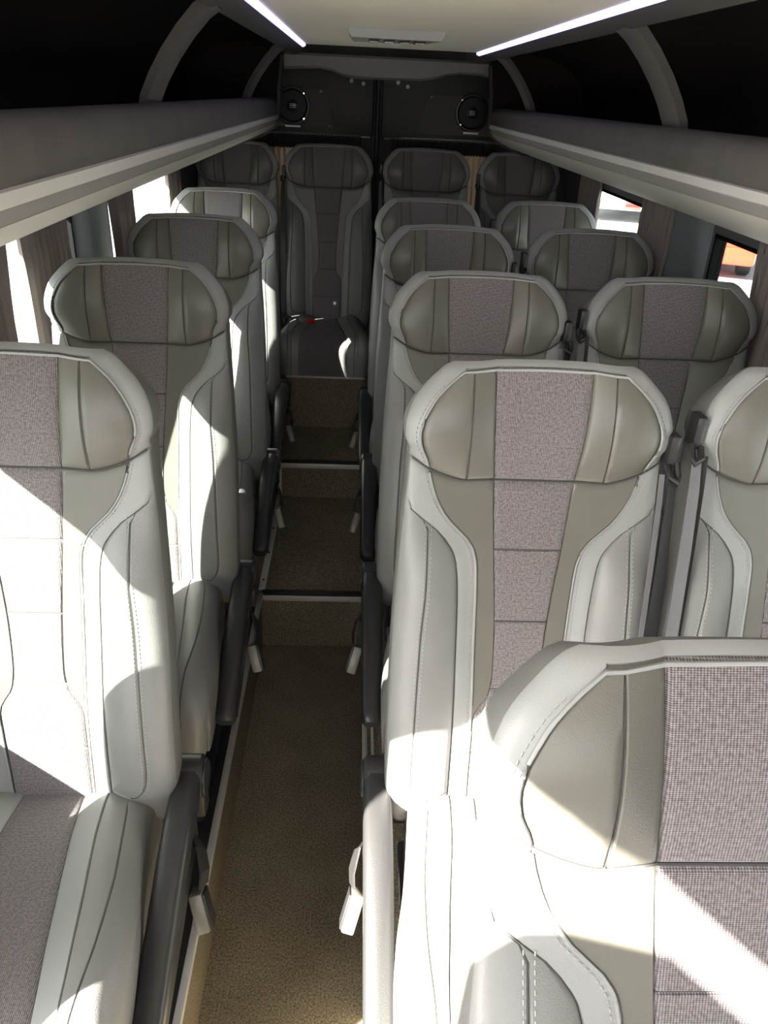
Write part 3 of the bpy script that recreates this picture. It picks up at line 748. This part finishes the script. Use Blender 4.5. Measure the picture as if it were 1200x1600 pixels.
    bk = [CG[0][c_][:3] for c_ in range(CN)]; b.loft([bk, [(v[0], v[1] + .005, .287) for v in bk]], caps=False, closed=False)
    b.build('side_skirt', M['bolster'], c, smooth=50)
    for s in (-1, 1):
        for of in (-.0055, .0055):
            b = MB(); pts = []
            for i in range(len(CG)):
                w = CG[i][0][6]
                if .15 < w < .80:
                    kk = [q for q in CG[i] if q[3] == s and q[4] == 3 and q[5] == 0]
                    if kk: pts.append(Vector((kk[0][0] + of, kk[0][1], kk[0][2] + .003)))
            dashes(b, pts); b.build('stitching', M['thread'], c, smooth=0)
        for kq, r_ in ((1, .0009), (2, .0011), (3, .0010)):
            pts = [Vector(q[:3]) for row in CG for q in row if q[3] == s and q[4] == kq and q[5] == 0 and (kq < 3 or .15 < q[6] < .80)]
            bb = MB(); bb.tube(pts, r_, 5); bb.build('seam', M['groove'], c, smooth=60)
def build_base(root):
    b = MB()
    b.box(-.185, .185, -.55, -.11, .255, .286, .006)
    for s in (-1, 1):
        b.box(s * .15 - .018, s * .15 + .018, -.53, -.13, 0, .025, .004)
        b.prism([(-.50, .02), (-.44, .02), (-.40, .26), (-.48, .26)], 'x', s * .15 - .012, s * .15 + .012); b.prism([(-.22, .02), (-.15, .02), (-.14, .26), (-.22, .26)], 'x', s * .15 - .012, s * .15 + .012)
    b.box(-.15, .15, -.34, -.30, .10, .13, .004)
    b.build('seat_base', M['metal'], root)
def rrect(w, h, n=16, e=3.2):
    out = []
    for k in range(n):
        a = 2 * math.pi * k / n; c, s = math.cos(a), math.sin(a)
        out.append((w / 2 * math.copysign(abs(c) ** (2 / e), c), h / 2 * math.copysign(abs(s) ** (2 / e), s)))
    return out
def build_arm(root, s):
    """armrest on side s (-1 or 1), lowered, with the belt buckle hanging beside it"""
    x = s * .231
    path = [(-.105, .437), (-.15, .434), (-.20, .424), (-.26, .406), (-.34, .373), (-.42, .338), (-.485, .309), (-.500, .302), (-.506, .299)]
    dims = [(.048, .050), (.052, .052), (.053, .050), (.053, .049), (.052, .048), (.051, .046), (.050, .044), (.047, .041), (.036, .032)]
    b = MB(); rings = []
    for i, (y, z) in enumerate(path):
        p0 = path[max(i - 1, 0)]; p1 = path[min(i + 1, len(path) - 1)]; ty, tz = p1[0] - p0[0], p1[1] - p0[1]; l = math.hypot(ty, tz); ny, nz = tz / l, -ty / l
        rings.append([(x + u, y + ny * v, z + nz * v) for u, v in rrect(*dims[i])])
    b.loft(rings)
    # slim keel under the pad
    b.prism([(-.16, .405), (-.46, .298), (-.46, .275), (-.30, .318), (-.16, .360)], 'x', x + s * .004, x + s * .022)
    a = b.build('armrest', M['armrest'], root, smooth=40)
    b = MB(); b.tube([(x + s * 0, -.236, .4415), (x, -.2365, .4412)], .001, 4)
    cc = [(x + u, -.238 + .33 * v * .999, .413 + .94 * v) for u, v in rrect(.0545, .0515)]
    b = MB(); b.loft([[(p[0], p[1] + .0012, p[2] - .0004) for p in cc], [(p[0], p[1] - .0012, p[2] + .0004) for p in cc]]); b.build('joint_ring', M['black'], a, smooth=40)
    b = MB(); b.cyl((x, -.085, .425), 'x', .042, .050, 28, bev=.006); b.cyl((x + s * .027, -.085, .425), 'x', .034, .006, 28, bev=.002, mi=1); b.box(x - .024, x + .024, -.10, -.055, .33, .425, .006)
    b.build('hinge', [M['armrest'], M['black']], a, smooth=40)
    # strap and buckle on the aisle side
    b = MB(); pts = [(s * .214, -.13, .33), (s * .240, -.17, .372), (s * .266, -.20, .372), (s * .275, -.225, .345), (s * .274, -.240, .325)]
    rr = []
    for i, p in enumerate(pts):
        d = Vector(pts[min(i + 1, len(pts) - 1)]) - Vector(pts[max(i - 1, 0)]); d.normalize(); wv = d.cross(Vector((s, 0, .25))).normalized() * .022; nv = wv.cross(d).normalized() * .0018
        P = Vector(p); rr.append([P - wv - nv, P + wv - nv, P + wv + nv, P - wv + nv])
    b.loft(rr); st = b.build('buckle_strap', M['belt'], root, smooth=0)
    rot = Matrix.Rotation(math.radians(-30), 3, 'X') @ Matrix.Rotation(s * math.radians(-16), 3, 'Y')
    b = MB(); b.box(s * .272 - .012, s * .272 + .012, -.285, -.237, .255, .325, .005, rot=rot)
    c = Vector((s * .272, -.261, .29)); sh = rot @ Vector((s * .0135, 0, 0))
    b.box(c.x + sh.x - .002, c.x + sh.x + .002, c.y + sh.y - .020, c.y + sh.y + .020, c.z + sh.z - .031, c.z + sh.z + .031, .0015, rot=rot, mi=1)
    b.build('buckle', [M['buckle'], M['black']], st)
def yb(z): return -(1.445 - (z + Q)) * REC
def build_belt(root, s, grey):
    """belt guide at the shoulder and the belt running down the gap, side s"""
    gx = s * (.211 if not grey else .217); gz = 1.070 if not grey else 1.095; gy = yb(gz) - .012
    b = MB(); b.box(gx - .009, gx + .009, gy - .006, gy + .030, gz - .005, gz + .050, .006)
    b.tube([(gx - s * .006, gy - .004, gz), (gx - s * .004, gy - .020, gz - .012), (gx + s * .006, gy - .024, gz - .020), (gx + s * .009, gy - .016, gz - .012), (gx + s * .009, gy - .002, gz + .004)], .006, 8)
    b.build('belt_guide', M['black'], root, smooth=40)
    zs = [gz - .012, gz - .06, gz - .16, gz - .30, gz - .45, gz - .60, .42]
    b = MB(); rr = []
    for i, z in enumerate(zs):
        t = i / (len(zs) - 1); x = gx + s * .001; y = yb(z) - .026 - .014 * math.sin(math.pi * t); w = .0115 + .004 * math.sin(math.pi * t)
        if grey: w *= .62
        an = s * (.75 - .5 * t); dx, dy = math.cos(an) * w, math.sin(an) * w
        rr.append([(x - dx, y - dy, z), (x + dx, y + dy, z), (x + dx, y + dy + .0016, z), (x - dx, y - dy + .0016, z)])
    b.loft(rr); be = b.build('shoulder_belt', M['beltgrey'] if grey else M['belt'], root, smooth=0)
    b = MB(); rr = []
    for i, z in enumerate(zs):
        t = i / (len(zs) - 1); x = gx - s * (.014 - .002 * t); y = yb(z) - .020 - .010 * math.sin(math.pi * t)
        rr.append([(x - .004, y, z), (x + .004, y - .003, z), (x + .004, y - .0014, z), (x - .004, y + .0016, z)])
    b.loft(rr); b.build('belt_edge', M['belt'] if grey else M['beltgrey'], be, smooth=0)
    b = MB(); b.box(gx - .006, gx + .010, yb(.30) - .01, yb(.30) + .03, .285, .43, .004); b.build('belt_anchor', M['black'], root)

GRP = 'passenger seats'
def new_seat(loc, label, group=GRP): return empty('passenger_seat', loc, label, 'seat', group)
XL, XR, XW = -.503, .297, .757
YR = [.465, 1.15, 1.85, 2.57, 3.28]
BODY = new_seat((XR, YR[1], Z1), 'x')
build_body(BODY)
BODY_PARTS = list(BODY.children)
used = [False]
def seat(loc, label, arm=0, belt=None, base=True, group=GRP):
    if not used[0]:
        r = BODY; r.location = loc; r['label'] = label; r['group'] = group; used[0] = True
    else:
        r = new_seat(loc, label, group)
        for ch in BODY_PARTS: copy_tree(ch, r)
    for key, fn in ((('base',), build_base if base else None), (('arm', arm), (lambda q: build_arm(q, arm)) if arm else None), (('belt', belt), (lambda q: build_belt(q, *belt)) if belt else None)):
        if fn is None: continue
        if key in PROTO:
            for ch in PROTO[key]: copy_tree(ch, r)
        else:
            before = set(r.children); fn(r); PROTO[key] = [c for c in r.children if c not in before]
    return r
PROTO = {}
gl, gr, gw, gb = 'single seats left of the aisle', 'aisle seats of the right hand pairs', 'window seats of the right hand pairs', 'back row seats'
R1 = seat((.324, .366, Z1 + .014), 'seat filling the bottom right corner, closest of all, half in sunlight', -1, (1, False), group=gr)
seat((XR, YR[1], Z1 + .004), 'aisle seat second in the right column, largest headrest seen whole, belts at its shoulder', -1, (1, False), group=gr)
seat((XR, YR[2], Z1), 'aisle seat third in the right column, headrest just above the whole large one', -1, (1, False), group=gr)
seat((XR, YR[3], Z1), 'aisle seat fourth in the right column, right behind the third headrest', -1, (1, False), group=gr)
seat((XR - .008, YR[4], Z1), 'aisle seat last in the right column, directly before the back row', -1, (1, False), group=gr)
seat((XL - .010, YR[1], Z1 + .004), 'single seat cut by the left picture edge, sun across its lower backrest and cushion', 1, group=gl)
seat((XL + .004, YR[2], Z1), 'single seat second on the left, headrest in front of the nearest left curtain', 1, group=gl)
seat((XL, YR[3] + .02, Z1), 'single seat third on the left, headrest just below the far left window', 1, group=gl)
seat((XL - .02, YR[4] + .05, Z1), 'single seat fourth and last on the left, just before the back row corner', 1, group=gl)
seat((XW + .004, YR[1], Z1 + .010), 'window seat cut by the right picture edge with a grey belt at its shoulder', 0, (-1, True), group=gw)
seat((XW + .004, YR[2] + .01, Z1), 'window seat second on the right side, under the red vehicle window', 0, (-1, True), group=gw)
seat((XW + .005, YR[3] + .04, Z1), 'window seat third on the right side, dark headrest in front of the curtain between windows', 0, (-1, True), group=gw)
seat((XW + .015, YR[4] + .06, Z1), 'window seat last on the right side, directly before the back row corner seat', 0, (-1, True), group=gw)
ZB, YBK = .362, 4.05
seat((-.564, YBK, ZB), 'back row corner seat at the left rear window, mostly hidden', 0, base=False, group=gb).scale.x = .92
bc = seat((-.132, YBK, ZB), 'back row seat at the end of the aisle, cushion fully visible and sunlit', 0, (-1, False), base=False, group=gb)
seat((.333, YBK, ZB), 'back row seat right of the one at the aisle end, below the door seal', 0, (-1, True), base=False, group=gb)
seat((.778, YBK, ZB), 'back row corner seat at the right rear window, below the right speaker', 0, (-1, False), base=False, group=gb).scale.x = .93
for ch in R1.children:      # its backrest is let back further than the others
    if ch.name.split('.')[0] in ('headrest', 'backrest', 'side_panel', 'back_shell', 'shoulder_belt', 'belt_guide'):
        H_ = Matrix.Translation((0, -.13, .42)); ch.matrix_local = H_ @ Matrix.Rotation(math.radians(-8), 4, 'X') @ H_.inverted()
# the unfastened lap belt lying on the centre back seat
b = MB(); pts = [(-.20, -.20, .44), (-.165, -.25, .475), (-.13, -.31, .478), (-.10, -.36, .476)]
rr = []
for i, p in enumerate(pts):
    d = (Vector(pts[min(i + 1, 3)]) - Vector(pts[max(i - 1, 0)])).normalized(); w = d.cross(Vector((0, 0, 1))).normalized() * .022; P = Vector(p)
    rr.append([P - w, P + w, P + w + Vector((0, 0, .002)), P - w + Vector((0, 0, .002))])
b.loft(rr); lb = b.build('lap_belt', M['beltgrey'], bc, smooth=0)
rot = Matrix.Rotation(math.radians(32), 3, 'Z')
b = MB(); b.box(-.112, -.062, -.415, -.345, .474, .496, .005, rot=rot); b.build('buckle', M['buckle'], lb)
b = MB(); b.box(-.083, -.047, -.427, -.405, .476, .499, .004, rot=rot); b.build('release_button', M['red'], lb)

# ------------------------------------------------------------------ outside: yard, red car, white van
b = MB(); b.box(-60, 60, -60, 80, -.52, -.46); o = struct(b.build('ground', M['asphalt'], smooth=0))
def wheel(root, x, y, z, r=.33, w=.2, axis='x'):
    b = MB(); b.cyl((x, y, z), axis, r, w, 28, bev=.03); t = b.build('wheel', M['tyre'], root)
    s = -1 if True else 1
    b = MB(); b.cyl((x, y, z), axis, r * .6, w + .02, 20, bev=.01); b.build('hub', M['alu'], t)
def car(loc, label):
    r = empty('car', loc, label, 'car')
    side = [(0, .28), (0, .62), (.10, .80), (.95, .95), (1.55, 1.42), (3.0, 1.45), (3.75, 1.0), (3.95, .9), (4.0, .32)]
    b = MB(); rings = []
    for x, k in ((-.82, .94), (-.74, 1), (.74, 1), (.82, .94)):
        rings.append([(x * (1 if z < 1.0 else .86), y + (2.0 - y) * (1 - k) * .3, .28 + (z - .28) * k) for y, z in side])
    b.loft(rings); b.build('body', M['redpaint'], r, smooth=20)
    b = MB(); b.box(-.84, .84, -.07, .12, .24, .50, .05); b.build('bumper', M['redpaint'], r)
    b = MB(); b.box(-.48, .48, -.035, .02, .55, .70, .02); b.build('grille', M['black'], r)
    for s in (-1, 1):
        b = MB(); b.box(s * .66 - .15, s * .66 + .15, -.03, .08, .58, .74, .03); b.build('headlight', M['white'], r)
        wheel(r, s * .74, .72, .33); wheel(r, s * .74, 3.2, .33)
    b = MB(); b.prism([(1.02, .985), (1.52, 1.38), (1.56, 1.395), (1.10, 1.0)], 'x', -.60, .60); b.build('windscreen', M['darkglass'], r)
    b = MB(); b.box(-.26, .26, -.085, -.07, .33, .44, .004); b.build('number_plate', M['white'], r)
    return r
rc = car((5.10, 12.0, -.46), 'red car parked outside the nearer right window')
rc.rotation_euler.z = -math.atan2(5.0, 12.0)
r = empty('van', (5.70, 17.6, -.46), 'white van with a red plate seen through the far right window', 'van')
side = [(0, .35), (0, 1.1), (.25, 1.25), (.9, 2.0), (1.2, 2.15), (5.0, 2.2), (5.05, .35)]
b = MB(); b.loft([[(x * (1 if z < 1.2 else .94), y, z) for y, z in side] for x in (-.95, -.88, .88, .95)]); b.build('body', M['white'], r, smooth=20)
b = MB(); b.box(-.96, .96, -.06, .10, .28, .55, .05); b.build('bumper', M['white'], r)
b = MB(); b.box(-.60, -.02, -.075, .03, .32, .46, .02); b.build('yellow_panel', M['yellow'], r)
b = MB(); b.box(.02, .36, -.085, -.06, .31, .50, .005); pl = b.build('plate', M['platepink'], r)
b = MB()
for k in range(6): b.box(.05 + k * .048, .09 + k * .048, -.092, -.084, .365, .44, .003)
b.build('plate_marks', M['platered'], pl)
for s in (-1, 1): wheel(r, s * .85, .9, .35, .35, .22); wheel(r, s * .85, 4.0, .35, .35, .22)
r.rotation_euler.z = -math.atan2(5.70, 17.6)
